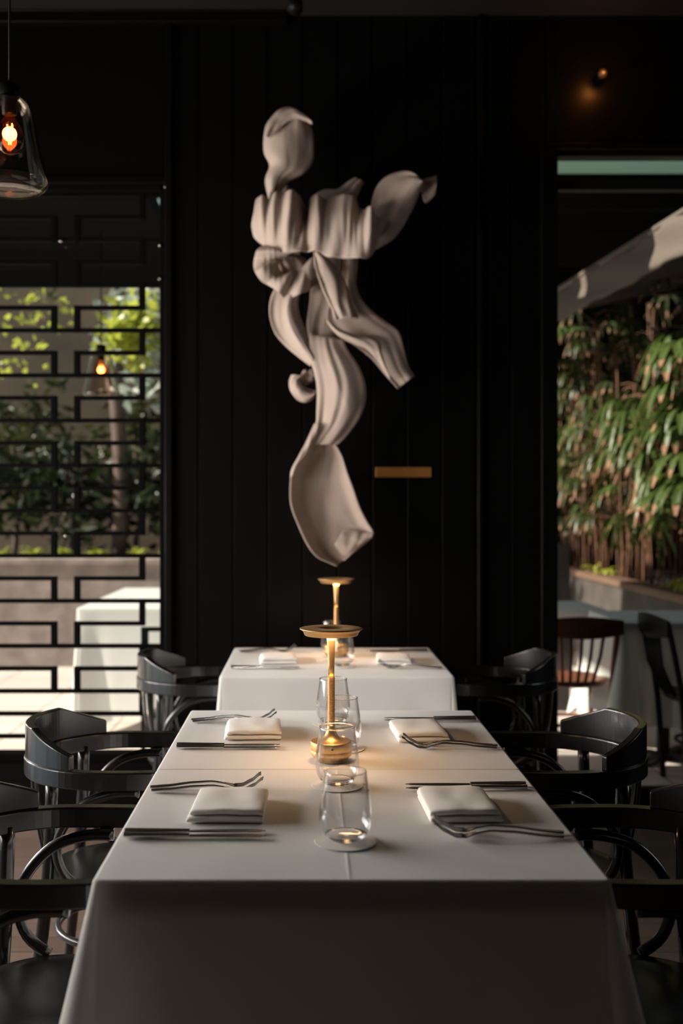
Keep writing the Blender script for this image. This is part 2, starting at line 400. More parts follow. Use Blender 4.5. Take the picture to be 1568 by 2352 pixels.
# ------------------------------------------------------------------ plants
def blade(mb, base, d, up, L, w, droop, tip=.12, mi=0, mt=1, fold=.25):
    """one arching leaf blade, six segments, folded along its rib; last part dried"""
    d = d.normalized(); side = d.cross(up).normalized(); n = side.cross(d)
    segs = 7; rows = []
    for i in range(segs+1):
        t = i/segs
        c = base + d*L*t*(1-.25*droop*t) + n*(0.10*L*math.sin(PI*t)) + Vector((0, 0, -1))*droop*L*t*t*.75
        ww = w*(.30+1.0*math.sin(PI*min(1, .12+t*.80))) * (1 if t < .97 else .55)
        rows.append([c-side*ww, c+n*(-fold)*ww, c+side*ww])
    for i in range(segs):
        m_ = mt if i >= segs-1 and tip > 0 else mi
        mb.add(rows[i]+rows[i+1], [(0, 1, 4, 3), (1, 2, 5, 4)], m_)

def fan(mb, c, axis, rnd, L=.27, n=7, w=.017, droop=.7):
    axis = axis.normalized(); side = axis.cross(Vector((0, 0, 1)))
    if side.length < .1: side = Vector((1, 0, 0))
    side.normalize(); up = side.cross(axis).normalized()
    for i in range(n):
        a = (i-(n-1)/2)/(n-1)*math.radians(150)+rnd.uniform(-.08, .08)
        d = axis*math.cos(a)+side*math.sin(a)
        tp = .12 if rnd.random() < .7 else 0
        blade(mb, c, d, up, L*rnd.uniform(.8, 1.1)*(1-.25*abs(a)), w*rnd.uniform(.8, 1.2), droop*rnd.uniform(.8, 1.25), tip=tp)

def rhapis(loc, seed, H, nc, label, group, lm='leaf', nf=5, L=.27, n=7, w=.017, spread=.22, target=None):
    rnd = random.Random(seed)
    t = thing('fan_palm', label, 'palm', loc, 0, group)
    fo = MB()
    for i in range(nc):
        a = rnd.uniform(0, 2*PI); r = rnd.uniform(.02, spread*.6)
        p0 = Vector((r*math.cos(a), r*math.sin(a), 0)); h = H*rnd.uniform(.55, 1.0)
        p1 = p0+Vector((rnd.uniform(-.12, .12), rnd.uniform(-.1, .1), h))
        mid = (p0+p1)/2+Vector((rnd.uniform(-.04, .04), rnd.uniform(-.03, .03), 0))
        MB().tube(cr([p0, mid, p1], 8), .010, 7).build('cane', M['cane'], t, smooth=True)
        for j in range(nf):
            s = rnd.uniform(.38, 1.0) if j else 1.0
            q = p0.lerp(p1, s); a = rnd.uniform(0, 2*PI)
            ax = Vector((math.cos(a), math.sin(a), rnd.uniform(-.1, .5))).normalized()
            pet = q+ax*rnd.uniform(.12, .26)
            fo.tube([q, (q+pet)/2+Vector((0, 0, .02)), pet], .0035, 5, 1)
            fan(fo, pet, ax+Vector((0, 0, -.45)), rnd, L*rnd.uniform(.75, 1.15), n, w, rnd.uniform(.5, .95))
    fo.build('foliage', [M[lm], M['tip']], t, smooth=False, fix=False)
    return t

rhapis((2.50, 6.75, PZ-.1), 3, 2.05, 5, 'tall fan palm with broad light green leaves nearest the glass', None, 'leaf', 6, .30, 7, .022)
rhapis((2.45, 7.55, PZ-.1), 8, 2.1, 5, 'drooping fan palm with pale narrow leaf blades left of the broad-leaved palm', None, 'leaf', 6, .36, 9, .013)
row = [(2.62, 6.1, 5, 2.1), (2.75, 7.1, 11, 2.2), (2.55, 8.1, 12, 2.2), (2.50, 8.7, 13, 2.3), (2.9, 8.4, 14, 2.4), (2.95, 7.6, 16, 2.4), (2.5, 9.3, 18, 2.4),
       (2.95, 9.2, 19, 2.6), (2.55, 9.9, 20, 2.6), (3.35, 8.0, 21, 2.6), (3.2, 9.9, 23, 2.7), (2.48, 8.35, 24, 1.7), (2.5, 9.0, 25, 1.6), (2.6, 9.6, 26, 2.0), (2.75, 10.2, 27, 2.7)]
for i, (x, y, s, h) in enumerate(row):
    rhapis((x, y, PZ-.1), s, h, 5, 'olive green fan palm in the dense row behind the planter wall', 'fan palms crowded in the right planter', 'leaf2' if i % 4 else 'leaf', 5, .29, 7, .013)

def strap_plant(loc, seed, label, group, m='leafy', n=14, L=.3, w=.014):
    rnd = random.Random(seed); t = thing('strap_leaf_plant', label, 'plant', loc, 0, group); fo = MB()
    for i in range(n):
        a = 2*PI*i/n+rnd.uniform(-.3, .3)
        blade(fo, Vector((0, 0, 0)), Vector((math.cos(a), math.sin(a), rnd.uniform(.5, 1.6))), Vector((0, 0, 1)), L*rnd.uniform(.7, 1.1), w, rnd.uniform(.5, 1.0), tip=0)
    fo.build('foliage', [M[m], M['tip']], t, fix=False); return t
for i, (x, y) in enumerate(((2.42, 6.65), (2.47, 7.0), (2.44, 8.5), (2.45, 8.9))):
    strap_plant((x, y, PZ-.02), 30+i, 'small yellow green strap leaf plant on the planter edge below the palms', 'strap leaf plants along the right planter edge', 'leafy', 12, .24)

def leaf_cluster(mb, c, R, n, size, rnd, asp=.45, squash=1.0):
    for i in range(n):
        v = Vector((rnd.gauss(0, 1), rnd.gauss(0, 1), rnd.gauss(0, 1))).normalized()*R*rnd.random()**.4
        p = Vector(c)+Vector((v.x, v.y, v.z*squash)); d = Vector((rnd.gauss(0, 1), rnd.gauss(0, 1), rnd.gauss(-.3, .8))).normalized()
        s = d.orthogonal().normalized(); s.rotate(Matrix.Rotation(rnd.uniform(0, 6.28), 3, d)); L = size*rnd.uniform(.6, 1.3); w = L*asp*.5
        nn = d.cross(s)*L*.12
        mb.add([p, p+d*L*.5-s*w+nn, p+d*L, p+d*L*.5+s*w+nn, p+d*L*.5], [(0, 1, 4), (1, 2, 4), (2, 3, 4), (3, 0, 4)])
def shrub(loc, H, R, seed, m, label, group=None, n=420, size=.12, trunk=True, asp=.45, cat='shrub', name='garden_shrub'):
    rnd = random.Random(seed); t = thing(name, label, cat, loc, 0, group)
    if trunk:
        MB().tube(cr([(0, 0, 0), (.03, .02, H*.4), (-.02, 0, H*.8)], 8), [.03]*4+[.022]*4, 8).build('trunk', M['trunk'], t, smooth=True)
    fo = MB()
    for k in range(6):
        c = (rnd.uniform(-R, R)*.6, rnd.uniform(-R, R)*.4, H*.35+H*.65*(k+.5)/6)
        leaf_cluster(fo, c, R*.62, n//6, size, rnd, asp)
    fo.build('foliage', M[m], t, fix=False); return t
GZ = .86
shrub((-1.2, 9.6, GZ), 1.1, .55, 41, 'leaf3', 'dark green leafy shrub right of the trunk behind the lattice', None, 520, .16)
shrub((-2.2, 9.7, GZ), 1.0, .55, 42, 'leaf3', 'dark green leafy shrub seen through the middle of the lattice', None, 520, .16)
shrub((-3.2, 9.7, GZ), 1.2, .6, 43, 'leaf3', 'dark green leafy shrub at the far left behind the lattice', None, 520, .16)
shrub((-1.75, 10.6, GZ), 1.7, .7, 44, 'leaf2', 'tall olive shrub behind the row of dark shrubs', None, 500, .16)
shrub((-3.0, 10.7, GZ), 1.5, .7, 45, 'leaf2', 'tall olive shrub left of the reflected lamp', None, 500, .16)
shrub((-1.55, 8.9, 1.9), 1.5, .48, 46, 'leafb', 'pale grey green bough in sun beside the window frame', None, 260, .15, False, .6, 'branch', 'leafy_branch')
shrub((-1.42, 8.6, 2.45), .55, .32, 47, 'leafy', 'bright yellow green bough at the top right of the lattice', None, 230, .12, False, .7, 'branch', 'leafy_branch')
shrub((-2.45, 8.6, 2.35), .75, .62, 48, 'leafy', 'sparse yellow green twigs at the top left of the lattice', None, 90, .07, False, .8, 'branch', 'leafy_branch')
t = thing('garden_tree', 'slim grey brown tree trunk behind the lattice', 'tree', (-1.72, 9.5, GZ))
MB().tube(cr([(0, 0, 0), (.03, 0, .8), (-.02, 0, 1.8), (.05, 0, 3.4)], 12), .07, 12).build('trunk', M['trunk'], t, smooth=True)
fo = MB(); rnd = random.Random(5)
for k in range(5): leaf_cluster(fo, (rnd.uniform(-.8, .8), rnd.uniform(-.2, .6), 2.9+rnd.uniform(-.1, .7)), .5, 90, .15, rnd)
fo.build('foliage', M['leaf2'], t, fix=False)
for i, x in enumerate((-3.3, -3.0, -2.7, -2.42, -2.15, -1.85, -1.5, -1.22)):
    strap_plant((x, 9.24, .925), 60+i, 'low yellow green grass tuft on the planter edge beyond the lattice', 'grass tufts along the far planter', 'leafy', 20, .27, .012)

# ------------------------------------------------------------------ tables with cloths
def table(x0, x1, y0, y1, z, label, group=None, mname='darkwood'):
    cx, cy = (x0+x1)/2, (y0+y1)/2; hx, hy = (x1-x0)/2-.008, (y1-y0)/2-.008
    t = thing('dining_table', label, 'table', (cx, cy, 0), 0, group)
    MB().box(-hx, hx, -hy, hy, z-.054, z-.003).build('tabletop', M[mname], t, bevel=.004)
    MB().tube([(0, 0, .03), (0, 0, z-.054)], .035, 16).build('pedestal', M['black'], t, smooth=True)
    MB().obox((0, 0, .016), .28, .03, .016, Matrix.Rotation(PI/4, 3, 'Z')).obox((0, 0, .016), .28, .03, .016, Matrix.Rotation(-PI/4, 3, 'Z')).build('base_foot', M['black'], t, bevel=.004)
    return t
def cloth(x0, x1, y0, y1, z, drop, label, sides='lrfb', creases=(), seed=1, flare=.24, rip=.05, rf=1.0):
    cx, cy = (x0+x1)/2, (y0+y1)/2; rnd = random.Random(seed)
    hx, hy = (x1-x0)/2, (y1-y0)/2; mb = MB()
    # perimeter points: (x, y, outward normal, closeness to a corner)
    per = []; rc = .006; ns = 44; nc = 10
    cor = [(hx-rc, -hy+rc, -PI/2), (hx-rc, hy-rc, 0), (-hx+rc, hy-rc, PI/2), (-hx+rc, -hy+rc, PI)]
    for q in range(4):
        ccx, ccy, a0 = cor[q]
        for j in range(nc+1):
            a = a0+PI/2*j/nc
            per.append((ccx+rc*math.cos(a), ccy+rc*math.sin(a), math.cos(a), math.sin(a), math.cos((a-a0-PI/4)*1.0), 0))
        nx, ny, a1 = cor[(q+1) % 4]
        sx, sy = ccx+rc*math.cos(a0+PI/2), ccy+rc*math.sin(a0+PI/2); ex, ey = nx+rc*math.cos(a1), ny+rc*math.sin(a1)
        for j in range(1, ns):
            # denser near the corners
            t = .5-.5*math.cos(PI*j/ns)
            per.append((sx+(ex-sx)*t, sy+(ey-sy)*t, math.cos(a0+PI/2), math.sin(a0+PI/2), 0, min(math.hypot(ex-sx, ey-sy)*t, math.hypot(ex-sx, ey-sy)*(1-t))))
    ph = rnd.uniform(0, 6)
    rows = []
    K = 26
    for k in range(K+1):
        row = []
        for (px_, py_, nx, ny, cw, dc) in per:
            back = (ny > .7 and 'b' not in sides) or (ny < -.7 and 'f' not in sides)
            dr = drop*(1+(.33*cw**2 if cw > 0 else .33*max(0, 1-dc/(drop*1.0))**1.5))
            if back and cw == 0: dr = .03
            h = dr*max(0, k-3)/(K-3)
            if k <= 3:
                a = PI/2*k/3; off = .006*math.sin(a); dz = .006*(1-math.cos(a))
            else: off = .006; dz = .006+h
            if cw > 0: off += flare*h*(.55+.6*max(0, cw-.70)/.3)
            else:
                off += h*(flare*.45*math.exp(-(dc/.05)**2)-.03*math.exp(-((dc-.11)/.05)**2)+.03)
                off += rip*h*math.sin((px_*9+py_*7)*rf+ph)*.5*min(1, dc/.1)
            row.append((px_+nx*off, py_+ny*off, z-dz))
        rows.append(row)
    mb.grid(rows, wrap=True)
    # flat top joined to the rim: fine grid
    gx = sorted(set([round(-hx+.0+2*hx*i/36, 5) for i in range(37)]+[round(c+d, 5) for c in creases for d in (-.006, -.003, -.0015, 0, .0015, .003, .006)]))
    gx = [max(-hx, min(hx, g)) for g in gx if -hx-1e-4 <= g <= hx+1e-4]
    gy = [-hy+2*hy*i/30 for i in range(31)]
    tr = []
    for y in gy:
        r_ = []
        for x in gx:
            e = min(1, min(hx-abs(x), hy-abs(y))/.02)
            zz = z + e*(.0009*noise.noise(Vector((x*7+seed, y*7, 0))) + sum(.0006*math.exp(-((x-c)/.0022)**2) for c in creases) + .0008*math.exp(-((y-.02)/.004)**2))
            r_.append((x, y, zz))
        tr.append(r_)
    mb.grid(tr)
    o = mb.build('tablecloth', M['cloth'], smooth=True, fix=True); o.location = (cx, cy, 0)
    tag(o, label, 'tablecloth'); return o
TZ = HC-.578
T1 = (-.331, .469, 1.634, 2.323); T2 = (-.331, .469, 2.331, 3.009); T3 = (-.30, .503, 3.62, 4.376)
table(*T1, TZ, 'dark table under the nearest white tablecloth')
table(*T2, TZ, 'dark table under the second white cloth, with the near brass lamp on it')
table(*T3, TZ, 'dark table under the separate white cloth nearest the black wall')
cloth(*T1, TZ, .40, 'white tablecloth on the nearest table, its front drop facing the viewer', 'lrf', (-.003,), 1)
cloth(*T2, TZ, .34, 'white tablecloth on the middle table touching the nearest one', 'lrb', (), 2, .12)
cloth(*T3, TZ, .36, 'white tablecloth on the separate far table by the black wall', 'lrfb', (), 3, .10)
# outdoor tables
table(-1.35, -.25, 6.15, 7.75, TZ, 'patio table under the long sunlit white cloth beyond the lattice')
cloth(-1.35, -.25, 6.15, 7.75, TZ, .56, 'long sunlit white tablecloth on the patio beyond the lattice', 'lrfb', (), 4, .06)
table(.95, 1.73, 6.06, 6.62, TZ, 'patio table under the short pale cloth behind the slatted brown chair')
cloth(.95, 1.73, 6.06, 6.62, TZ, .14, 'short pale tablecloth on the patio table behind the slatted brown chair', 'lrfb', (), 5, .3)
table(1.62, 2.24, 5.35, 6.0, TZ, 'patio table under the long crumpled cloth at the right edge')
cloth(1.62, 2.24, 5.35, 6.0, TZ, .46, 'long crumpled tablecloth on the patio table at the right edge', 'lrfb', (), 6, .2, .32, 3.4)

# ------------------------------------------------------------------ black bentwood armchairs
RT = HC-.648; SZ = HC-.955       # top of arm rail, seat top
def band(mb, pts, thick, z0s, z1s, lean=0.0):
    """vertical band along plan points with inner/outer faces; z0s/z1s per point; lean pushes the top outward"""
    n = len(pts); ring = []
    for i, p in enumerate(pts):
        t = (Vector(pts[min(i+1, n-1)])-Vector(pts[max(i-1, 0)])); t.normalize(); nrm = Vector((t.y, -t.x))
        a = Vector(p)-nrm*thick/2; b_ = Vector(p)+nrm*thick/2; z0, z1 = z0s[i], z1s[i]; l = nrm*lean*(z1-z0)
        ring.append([(a.x, a.y, z0), (b_.x, b_.y, z0), (b_.x+l.x, b_.y+l.y, z1), (a.x+l.x, a.y+l.y, z1)])
    vs = [q for r in ring for q in r]; fs = []
    for i in range(n-1):
        for j in range(4):
            k = (j+1) % 4; fs.append((i*4+j, i*4+k, (i+1)*4+k, (i+1)*4+j))
    fs += [(0, 1, 2, 3), ((n-1)*4+3, (n-1)*4+2, (n-1)*4+1, (n-1)*4)]
    mb.add(vs, fs)
def make_chair(label):
    t = thing('bentwood_armchair', label, 'chair', (0, 0, 0), 0, 'black bentwood armchairs at the set tables')
    R = .235
    arc = [(-R*math.cos(a), R*math.sin(a)) for a in [math.radians(90)*(1-2*i/40) for i in range(41)]]
    pts = [(.165, R-.012), (.12, R-.004), (.06, R)] + arc + [(.06, -R), (.12, -R+.004), (.165, -R+.012)]
    mb = MB(); band(mb, pts, .032, [RT-.045]*len(pts), [RT]*len(pts)); mb.build('arm_rail', M['chair'], t, smooth=False, bevel=.004)
    cp = []; z1 = []
    for i in range(49):
        a = math.radians(70)*(1-2*i/48); cp.append((-(R+.002)*math.cos(a), (R+.002)*math.sin(a)))
        f = abs(a)/math.radians(70)
        hgt = .088 if f < .50 else .088-(f-.50)/.50*.052
        z1.append(RT+hgt)
    mb = MB(); band(mb, cp, .022, [RT-.001]*len(cp), z1, .0); mb.build('backrest', M['chair'], t, bevel=.004)
    for s in (1, -1):
        mb = MB(); mb.tube(cr([(-.195, s*.215, 0), (-.15, s*.19, SZ), (-.138, s*.188, RT-.03)], 10), [.013, .014, .015, .016, .017, .017, .017, .016, .016, .016], 14)
        mb.build('leg', M['chair'], t, smooth=True)
        mb = MB(); mb.tube([(.19, s*.19, 0), (.165, s*.165, SZ-.03)], [.013, .018], 14); mb.build('leg', M['chair'], t, smooth=True)
        # C-shaped side hoop from arm back to the post and down to the seat
        y = s*.214
        mb = MB(); mb.tube(cr([(.085, y, RT-.058), (.02, y, RT-.060), (-.05, y, RT-.085), (-.105, y*.985, RT-.145), (-.122, y*.97, RT-.21), (-.10, y*.94, RT-.272), (-.05, y*.90, SZ+.0)], 28), .0125, 12)
        mb.build('side_hoop', M['chair'], t, smooth=True)
        mb = MB(); mb.box(.055, .085, y-.007, y+.007, RT-.05, RT-.043); mb.build('hoop_block', M['chair'], t)
    for a in (-22, 0, 22):
        ar = math.radians(a); top = Vector((-.232*math.cos(ar), .232*math.sin(ar), RT-.03)); bot = Vector((-.185*math.cos(ar*.7), .185*math.sin(ar*.7), SZ-.01))
        mb = MB(); side = Vector((math.sin(ar), math.cos(ar), 0)); nn = Vector((math.cos(ar), -math.sin(ar), 0)); vs = []
        for i in range(9):
            q = i/8; c = top.lerp(bot, q); w = .017*(1-.45*q); c = c+nn*(-.01*math.sin(PI*q))
            vs.append([c-side*w-nn*.004, c+side*w-nn*.004, c+side*w+nn*.004, c-side*w+nn*.004])
        mb.grid(vs, wrap=True); mb.add(vs[0], [(0, 1, 2, 3)]); mb.add(vs[-1], [(0, 1, 2, 3)])
        mb.build('back_slat', M['chair'], t, bevel=.002)
    mb = MB(); mb.lathe([(0, SZ+.001), (.08, SZ-.001), (.13, SZ-.005), (.165, SZ-.002), (.19, SZ+.001), (.203, SZ-.006), (.207, SZ-.018), (.20, SZ-.034), (.18, SZ-.038), (0, SZ-.038)], 56)
    mb.build('seat', M['seat'], t, smooth=True)
    mb = MB(); mb.tube([(.165*math.cos(2*PI*i/40), .165*math.sin(2*PI*i/40), .24) for i in range(40)], .010, 10, closed=True)
    mb.build('stretcher_ring', M['chair'], t, smooth=True)
    return t
ch = make_chair('black bentwood armchair at the nearest table, left side, mostly cut by the frame'); ch.location = (-.505, 2.055, 0)
def pc(x, y, rz, lab): return dup(ch, (x, y, 0), rz, lab)
pc(-.505, 2.82, 0.0, 'black bentwood armchair left of the middle table, its whole curved back showing')
pc(-.42, 4.12, math.radians(2), 'black bentwood armchair left of the far table, in front of the lattice')
pc(.655, 2.82, PI, 'black bentwood armchair right of the middle table, grey light on its back')
pc(.665, 2.055, PI, 'black bentwood armchair at the nearest table, right side, cut by the frame')
pc(.73, 4.12, PI-math.radians(2), 'black bentwood armchair right of the far table against the black wall')

# ------------------------------------------------------------------ slatted chairs outside
def slat_chair(name, label, loc, rz, m, H=.80):
    t = thing(name, label, 'chair', loc, rz)
    for s in (-1, 1):
        MB().tube(cr([(s*.17, .03, 0), (s*.18, 0, .45), (s*.19, -.07, H-.03)], 9), .015, 10).build('leg', M[m], t, smooth=True)
        MB().tube([(s*.18, .40, 0), (s*.17, .38, .44)], .015, 10).build('leg', M[m], t, smooth=True)
    mb = MB(); pts = [(-.215+.43*i/12, -.075-.03*math.sin(PI*i/12)) for i in range(13)]
    band(mb, pts, .02, [H-.09-.02*math.sin(PI*i/12) for i in range(13)], [H-.015+.02*math.sin(PI*i/12) for i in range(13)]); mb.build('backrest', M[m], t, bevel=.004)
    for x in (-.11, -.055, 0, .055, .11):
        MB().tube([(x*.7, -.0, .45), (x*.9, -.07, .6), (x, -.09, H-.09)], .009, 8).build('back_slat', M[m], t, smooth=True)
    mb = MB(); mb.lathe([(0, .46), (.17, .455), (.205, .458), (.21, .44), (.19, .425), (0, .425)], 40, (0, .19, 0)); mb.build('seat', M[m], t, smooth=True)
    mb = MB(); mb.tube([(.16*math.cos(2*PI*i/30), .2+.16*math.sin(2*PI*i/30), .22) for i in range(30)], .009, 8, closed=True); mb.build('stretcher_ring', M[m], t, smooth=True)
    return t
slat_chair('bentwood_chair', 'red brown slat-back chair outside, back turned to the glass', (1.40, 5.42, 0), 0, 'redwood')
slat_chair('bentwood_chair', 'thin dark chair in front of the long crumpled tablecloth outside', (1.77, 5.12, 0), -PI/2, 'black', .84)
t = thing('patio_chair', 'black patio chair with a square hole in its backrest behind the lattice', 'chair', (-.80, 5.65, 0))
mb = MB()
zz0, zz1 = HC-(1493-VY)/F*5.65, HC-(1440-VY)/F*5.65
x0, x1 = (324-VX)/F*5.65+.8, (392-VX)/F*5.65+.8; hx0, hx1 = (341-VX)/F*5.65+.8, (375-VX)/F*5.65+.8; hz0, hz1 = zz0+.032, zz1-.024
mb.box(x0, hx0, -.01, .01, zz0, zz1); mb.box(hx1, x1, -.01, .01, zz0, zz1); mb.box(hx0, hx1, -.01, .01, zz0, hz0); mb.box(hx0, hx1, -.01, .01, hz1, zz1)
mb.build('backrest', M['black'], t, bevel=.003)
for xx in (x0+.012, x1-.012):
    MB().box(xx-.011, xx+.011, -.011, .011, 0, zz0+.005).build('leg', M['black'], t)
    MB().box(xx-.011, xx+.011, .30, .322, 0, .43).build('leg', M['black'], t)
MB().box(x0, x1, -.005, .325, .43, .455).build('seat', M['black'], t, bevel=.004)

# ------------------------------------------------------------------ brass table lamps
def make_lamp(label, loc):
    t = thing('table_lamp', label, 'lamp', loc, 0, 'brass rechargeable lamps on the tables')
    mb = MB(); mb.lathe([(0, 0), (.036, 0), (.038, .002), (.040, .008), (.0465, .014), (.0475, .017), (.0475, .0245), (.047, .0255), (.0475, .0265), (.0475, .043), (.0465, .0455), (.043, .0462), (.030, .047), (.022, .051), (.015, .058), (.0118, .067), (.0095, .077), (.0087, .083), (0, .083)], 64)
    mb.build('lamp_base', M['brass'], t, smooth=True)
    mb = MB(); prof = [(0, .082), (.0085, .082)]
    for i in range(34):
        z = .083+.0032*i; prof += [(.0085, z), (.0085, z+.0022), (.0078, z+.0027)]
    prof += [(.0085, .194), (0, .194)]
    mb.lathe(prof, 28); mb.build('knurled_stem', M['brass'], t)
    mb = MB(); mb.lathe([(0, .193), (.0072, .193), (.0075, .22), (.0086, .25), (.0100, .275), (.0118, .288), (0, .288)], 28); mb.build('stem', M['brass'], t, smooth=True)
    mb = MB(); mb.lathe([(0, .2995), (.020, .2995), (.0245, .3005), (.027, .3045), (.029, .3055), (.070, .3050), (.0725, .3042), (.0722, .3022), (.067, .2995), (.064, .2955), (.0615, .2890), (.060, .2880), (.058, .2890), (.0575, .2905), (0, .2905)], 80)
    mb.build('lamp_head', M['brass'], t, smooth=True)
    mb = MB(); mb.lathe([(.012, .2895), (.052, .2895), (.052, .2903), (.012, .2903)], 48, close=True); mb.build('led_disc', M['led'], t)
    mb = MB(); mb.box(-.001, .004, -.0482, -.0465, .0335, .0365); mb.box(-.006, -.005, -.0482, -.0465, .034, .035); mb.build('charging_port', M['black'], t)
    d = bpy.data.lights.new('lamp_glow', 'AREA'); d.shape = 'DISK'; d.size = .10; d.energy = .95; d.color = (1.0, .60, .28)
    o = bpy.data.objects.new('lamp_glow', d); C.objects.link(o); o.parent = t; o.location = (0, 0, .2868)
    return t
l1 = make_lamp('slim brass table lamp with a round flat head on the middle table', (.0545, 2.405, TZ+.0014))
l2 = dup(l1, (.113, 4.12, TZ+.0014), 0, 'slim brass table lamp on the far table, glowing against the black wall')

# ------------------------------------------------------------------ glasses and coasters
def make_glass(label):
    t = thing('glass_tumbler', label, 'glass', (0, 0, 0), 0, 'clear stemless glasses down the middle of the tables')
    out = [(0, 0), (.014, 0), (.019, .0008), (.028, .005), (.037, .013), (.0435, .025), (.0462, .040), (.0455, .058), (.0425, .082), (.0392, .105), (.0368, .121)]
    inn = [(.0358, .1214), (.0382, .105), (.0414, .082), (.0443, .058), (.0449, .041), (.042, .0275), (.0355, .0165), (.026, .0105), (.014, .0085), (0, .0082)]
    o2 = [tuple(q) for q in cr([(*q,) for q in out[2:]], 26)]; i2 = [tuple(q) for q in cr([(*q,) for q in inn], 26)]
    o3 = [(q[0], q[1]) for q in o2 if q[1] > .0115]; i3 = [(q[0], q[1]) for q in i2 if q[1] > .0135]
    mb = MB(); mb.lathe(o3+[(.0363, .1219)]+i3, 72)
    mb.build('glass_body', M['tumbler'], t, smooth=True)
    mb = MB(); mb.lathe(out[:2]+[(q[0], q[1]) for q in o2 if q[1] <= .0125]+[(max(0, q[0]), q[1]) for q in i2 if q[1] <= .0145], 72)
    mb.build('glass_foot', M['tglass'], t, smooth=True)
    mb = MB(); mb.tube([(.0364*math.cos(2*PI*i/72), .0364*math.sin(2*PI*i/72), .1217) for i in range(72)], .0011, 8, closed=True)
    mb.build('glass_rim', M['tglass'], t, smooth=True)
    return t
gl = [(.066, 1.816, 'clear stemless glass nearest the viewer'), (.062, 2.185, 'clear stemless glass just in front of the brass lamp base'),
      (.084, 2.525, 'clear stemless glass right behind the near brass lamp'), (.069, 2.81, 'clear stemless glass at the far end of the middle table'),
      (.127, 3.85, 'clear stemless glass at the front of the far table'), (.098, 4.27, 'clear stemless glass behind the lamp of the far table')]
g0 = None; c0 = None
for i, (x, y, lab) in enumerate(gl):
    z = TZ+.0016
    clab = lab.replace('clear stemless glass', 'round white paper coaster under the glass')
    if g0 is None:
        mb = MB(); mb.lathe([(0, 0), (.0535, 0), (.054, .0005), (.0535, .0011), (0, .0011)], 64)
        c0 = tag(mb.build('coaster', M['coaster']), clab, 'coaster', 'paper coasters under the glasses'); c0.location = (x, y, z)
        g0 = make_glass(lab); g0.location = (x, y, z+.0013)
    else:
        c = c0.copy(); C.objects.link(c); c.location = (x, y, z); c['label'] = clab
        dup(g0, (x, y, z+.0013), i*.7, lab)

# ------------------------------------------------------------------ napkins
def napkin(x0, x1, y0, y1, rz, label, seed):
    """folded linen: one strip folded over itself with rounded folds to the viewer"""
    rnd = random.Random(seed); th = .0060; D = y1-y0; W = x1-x0
    prof = []; z = th*.5; layers = 4
    for k in range(layers):
        yf = -D/2+.003*k+rnd.uniform(0, .003); yb = D/2-.002*k
        if k % 2 == 0: prof += [(yb-(yb-yf)*i/10, z) for i in range(11)]
        else: prof += [(yf+(yb-yf)*i/10, z) for i in range(11)]
        if k < layers-1:
            e = prof[-1][0]; s = -1 if k % 2 == 0 else 1
            prof += [(e+s*.0032, z+th*.25), (e+s*.0042, z+th*.55), (e+s*.0032, z+th*.85)]
        z += th*1.05
    rows = []; nx = 22
    for i in range(nx+1):
        u = i/nx-.5; r = []
        for j, (yy, zz) in enumerate(prof):
            lay = zz/(th*layers)
            xx = u*W*(1-.06*lay)+.006*lay*(1 if x0 < 0 else -.6)
            sag = .0028*(1-lay)*0 + .0016*noise.noise(Vector((xx*22+seed, yy*18, lay*.6)))*lay*1.4
            edge = -.0042*lay*(abs(u*2)**6)
            r.append((xx, yy+.002*noise.noise(Vector((xx*30, seed, lay*3))), max(th*.5, zz+sag+edge)))
        rows.append(r)
    mb = MB(); mb.grid(rows); o = mb.build('folded_napkin', M['napkin'], smooth=True, fix=True, solid=th*.86, solid_off=0, sub=1)
    o.location = ((x0+x1)/2, (y0+y1)/2, TZ+.0012); o.rotation_euler = (0, 0, rz)
    tag(o, label, 'napkin', 'folded white napkins at the place settings'); return o
napkin(-.225, -.080, 1.925, 2.09, math.radians(-1), 'folded white napkin on the left of the nearest table', 1)
napkin(-.215, -.070, 2.615, 2.79, math.radians(3), 'folded white napkin on the left of the middle table', 2)
napkin(.222, .360, 1.925, 2.10, math.radians(2), 'folded white napkin on the right of the nearest table', 3)
napkin(.220, .352, 2.590, 2.775, math.radians(3), 'folded white napkin on the right of the middle table', 4)
napkin(-.185, -.045, 3.90, 4.07, math.radians(4), 'folded white napkin on the left of the far table', 5)
napkin(.262, .395, 3.88, 4.06, math.radians(-3), 'folded white napkin on the right of the far table', 6)

# ------------------------------------------------------------------ cutlery (handle end at x=0, pointing +x)
def strip(mb, f, n, thick):
    """f(t) -> (x, y, z, half width)"""
    rows = []
    for i in range(n+1):
        x, y, z, w = f(i/n); th = thick(i/n) if callable(thick) else thick
        rows.append([(x, y+w*math.cos(a), z+th*math.sin(a)) for a in [2*PI*j/10 for j in range(10)]])
    mb.grid(rows, wrap=True); mb.add(rows[0], [tuple(range(10))]); mb.add(rows[-1], [tuple(range(10))])
def zfork(x):      # side profile of a fork, 0.205 long
    pts = [(0, .003), (.03, .005), (.08, .0105), (.115, .012), (.14, .0085), (.158, .004), (.172, .0045), (.19, .013), (.207, .026)]
    for i in range(len(pts)-1):
        if x <= pts[i+1][0]:
            t = (x-pts[i][0])/(pts[i+1][0]-pts[i][0]); t = max(0, min(1, t)); t = t*t*(3-2*t)*.5+t*.5
            return pts[i][1]*(1-t)+pts[i+1][1]*t
    return pts[-1][1]
